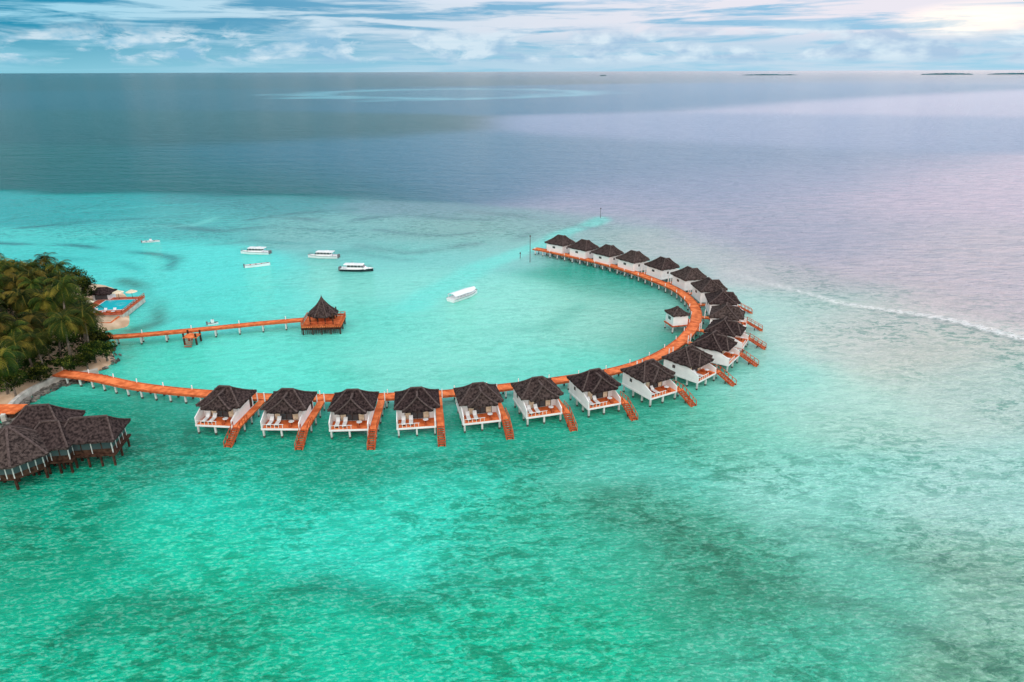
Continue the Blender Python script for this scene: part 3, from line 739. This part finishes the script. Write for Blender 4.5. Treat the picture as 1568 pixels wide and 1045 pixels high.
def mix(f,a,b_,bt='MIX'):
    n=N.new('ShaderNodeMix'); n.data_type='RGBA'; n.blend_type=bt
    if isinstance(f,(int,float)): n.inputs[0].default_value=f
    else: L.new(f,n.inputs[0])
    for s_,q in((6,a),(7,b_)):
        if isinstance(q,tuple): n.inputs[s_].default_value=(*q,1)
        else: L.new(q,n.inputs[s_])
    return n.outputs[2]
sh_=attr('shallow','Fac'); base=attr('floor_glow_col'); ch_=attr('chop','Fac')
deepf=math_('SUBTRACT',1,sh_)
str_=mapping(math.radians(-18),(.8,1.5,1))
n1=noise(str_,.42,6,.75,.6); n2=noise(mapping(.4,(1,1,1)),.05,3); n3=noise(str_,1.7,4,.65,.4)
dark=mrange(n1,.44,.52,1,0)
patch=mrange(n2,.42,.58,.30,1.0)
sc_=math_('MULTIPLY',sh_,ch_)
f=math_('MULTIPLY',math_('MULTIPLY',dark,patch),math_('MULTIPLY',sc_,.95))
c1=mix(f,base,(0.30,.56,.50),'MULTIPLY')
lite=math_('MULTIPLY',math_('MULTIPLY',mrange(n3,.50,.60,0,.7),mrange(n1,.42,.56,.15,1)),sc_)  # caustic-like light streaks painted into the floor colour
lc=mix(.22,mix(1.0,base,(1.35,1.28,1.28),'MULTIPLY'),(.80,.95,.90))
c2=mix(lite,c1,lc)
# chop of the open water: dark ripple shading painted into the colour
wr=noise(mapping(math.radians(-14),(.7,2.2,1)),.14,5,.7,.4)
c2=mix(math_('MULTIPLY',math_('MULTIPLY',mrange(wr,.42,.54,1,0),deepf),.45),c2,(.55,.68,.72),'MULTIPLY')
foam_n=noise(mapping(.3,(1,1.6,1)),.9,4,.75); fo_=math_('MULTIPLY',attr('foam','Fac'),mrange(foam_n,.38,.52,0,1))
c3=mix(fo_,c2,(.94,.95,.95))
sx=N.new('ShaderNodeSeparateXYZ'); L.new(pos,sx.inputs[0])
big=noise(mapping(0,(1,1,1)),.005,3)
ea=math_('DIVIDE',math_('ADD',sx.outputs[0],170),400); eb=math_('DIVIDE',math_('SUBTRACT',sx.outputs[1],2020),470)
rr_=math_('SQRT',math_('ADD',math_('MULTIPLY',ea,ea),math_('MULTIPLY',eb,eb)))
rr_=math_('ADD',rr_,mrange(big,.3,.7,-.2,.2))
ring=math_('SUBTRACT',1,math_('MINIMUM',1,math_('MULTIPLY',math_('ABSOLUTE',math_('SUBTRACT',rr_,.9)),3.6)))
inner=mrange(rr_,.75,1.0,.12,0)
ring=math_('MAXIMUM',ring,inner)
c4=mix(math_('MULTIPLY',ring,.6),c3,(.20,.58,.68))
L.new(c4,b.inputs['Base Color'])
L.new(math_('ADD',math_('MULTIPLY',fo_,.5),.10),b.inputs['Roughness'])
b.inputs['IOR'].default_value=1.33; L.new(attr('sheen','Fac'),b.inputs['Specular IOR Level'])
w1=noise(mapping(math.radians(-25),(1,2.0,1)),.95,4,.70,.3); w2=noise(mapping(math.radians(-35),(1,2.4,1)),.17,3,.6,.2); w3=noise(mapping(math.radians(12),(.6,1.6,1)),.045,4,.65)
hh=math_('ADD',math_('MULTIPLY',w1,.75),math_('ADD',math_('MULTIPLY',w2,math_('ADD',math_('MULTIPLY',deepf,2.4),1.4)),math_('MULTIPLY',w3,math_('ADD',math_('MULTIPLY',deepf,5.0),1.6))))
hh=math_('MULTIPLY',hh,mrange(ch_,0,1,.30,1))
bp=N.new('ShaderNodeBump'); bp.inputs['Strength'].default_value=1.0; bp.inputs['Distance'].default_value=1.0
L.new(hh,bp.inputs['Height']); L.new(bp.outputs[0],b.inputs['Normal'])

# ---------------- world
SAZ=math.radians(31.5); SE2=math.radians(34)
w=bpy.data.worlds.new('World'); scene.world=w; w.use_nodes=True; nt=w.node_tree; N=nt.nodes; L=nt.links
bg=N['Background']; bg.inputs['Strength'].default_value=1.0
sky=N.new('ShaderNodeTexSky'); sky.sky_type='NISHITA'; sky.sun_disc=False; sky.sun_elevation=SE2; sky.sun_rotation=SAZ; sky.dust_density=.6; sky.ozone_density=2
tc=N.new('ShaderNodeTexCoord'); pos=tc.outputs['Generated']
sx=N.new('ShaderNodeSeparateXYZ'); L.new(pos,sx.inputs[0]); z=sx.outputs[2]
base=mix(1.0,sky.outputs[0],(.02,.07,.10),'MULTIPLY')
def dotdir(az_):
    da=N.new('ShaderNodeVectorMath'); da.operation='DOT_PRODUCT'; L.new(pos,da.inputs[0]); da.inputs[1].default_value=(math.sin(az_),math.cos(az_),0); return da.outputs['Value']
azf=mrange(dotdir(SAZ),.45,1.0,0,1)
lf=mrange(dotdir(math.radians(-50)),.25,.84,0,1)
grad=mix(mrange(z,0,.055,0,1),(.26,.62,.77),(.0,.25,.43))
grad=mix(math_('MULTIPLY',azf,.75),grad,(.42,.62,.86))
base=mix(.88,base,grad)
cn=noise(mapping(0,(5,5,75)),1.0,6,.62,.4); cn2=noise(mapping(.3,(7,7,24)),1.5,6,.62,.5)
thr=math_('ADD',cn,math_('MULTIPLY',azf,.07))
cl=mrange(thr,.46,.60,0,1)
ccol=mix(azf,(.36,.70,.86),(.88,.83,.90))
cl=math_('MULTIPLY',cl,mrange(z,.028,.05,.35,.95))
base=mix(cl,base,ccol)
band=math_('MULTIPLY',mrange(z,.006,.016,0,1),mrange(z,.04,.06,1,0))
puff=math_('MULTIPLY',mrange(math_('ADD',cn2,math_('MULTIPLY',azf,.03)),.47,.56,0,1),band)
base=mix(math_('MULTIPLY',puff,.8),base,mix(mrange(noise(mapping(.3,(22,22,50)),1.0,4),.4,.6,0,1),mix(azf,(.18,.50,.70),(.42,.58,.77)),(.72,.85,.94)))
on=noise(mapping(0,(2.2,2.2,2.2)),1.0,3,.6,.3)
top=mix(mrange(on,.35,.65,0,1),(.42,.62,.80),(.82,.98,1.12))
back=mrange(sx.outputs[1],0,-.7,0,1)
top=mix(back,top,(2.6,2.4,2.25))  # unseen sky behind the camera, brightened to lift the hut walls
base=mix(mrange(z,.085,.25,0,1),base,top)
clear=mix(mrange(on,.4,.7,0,1),(.0,.15,.18),(.0,.25,.32))
tl=math_('MULTIPLY',math_('MULTIPLY',lf,mrange(z,.6,.9,1,0)),mrange(z,.085,.12,0,1))
base=mix(math_('MINIMUM',math_('MULTIPLY',tl,1.1),1),base,clear)
gd=N.new('ShaderNodeVectorMath'); gd.operation='SUBTRACT'; L.new(pos,gd.inputs[0]); e0=math.radians(3.0)
gd.inputs[1].default_value=(math.sin(SAZ)*math.cos(e0),math.cos(SAZ)*math.cos(e0),math.sin(e0))
gm=N.new('ShaderNodeVectorMath'); gm.operation='MULTIPLY'; L.new(gd.outputs[0],gm.inputs[0]); gm.inputs[1].default_value=(1,1,4.5)
gl=N.new('ShaderNodeVectorMath'); gl.operation='LENGTH'; L.new(gm.outputs[0],gl.inputs[0])
g1=mrange(gl.outputs['Value'],.0,.10,1,0); g1=math_('POWER',g1,1.3); g1=math_('MULTIPLY',g1,mrange(cn,.35,.5,.4,1))
base=mix(g1,base,(1.8,1.4,1.05))
g2=math_('POWER',math_('MAXIMUM',azf,0.0001),1.6); g2=math_('MULTIPLY',g2,math_('MULTIPLY',mrange(z,.08,.16,0,1),mrange(z,.3,.8,1,0)))
base=mix(math_('MULTIPLY',g2,.9),base,(1.95,1.60,1.80))
L.new(base,bg.inputs['Color'])
sun=bpy.data.lights.new('sun','SUN'); sun.energy=.6; sun.angle=math.radians(40); sun.color=(1,.84,.80)
so=bpy.data.objects.new('sun',sun); scene.collection.objects.link(so)
dv=Vector((math.sin(SAZ)*math.cos(SE2),math.cos(SAZ)*math.cos(SE2),math.sin(SE2))); so.rotation_euler=dv.to_track_quat('Z','Y').to_euler(); so.location=dv*300
# camera
cam=bpy.data.cameras.new('camera'); co_=bpy.data.objects.new('camera',cam); scene.collection.objects.link(co_); scene.camera=co_
cam.sensor_width=36; cam.lens=F/1568*36; cam.clip_end=100000; cam.clip_start=.5
co_.matrix_world=Matrix.Translation((0,0,H))@Matrix.Rotation(math.pi/2-PITCH,4,'X')@Matrix.Rotation(-ROLL,4,'Z')
scene.view_settings.view_transform='Standard'; scene.view_settings.look='None'; scene.view_settings.exposure=0
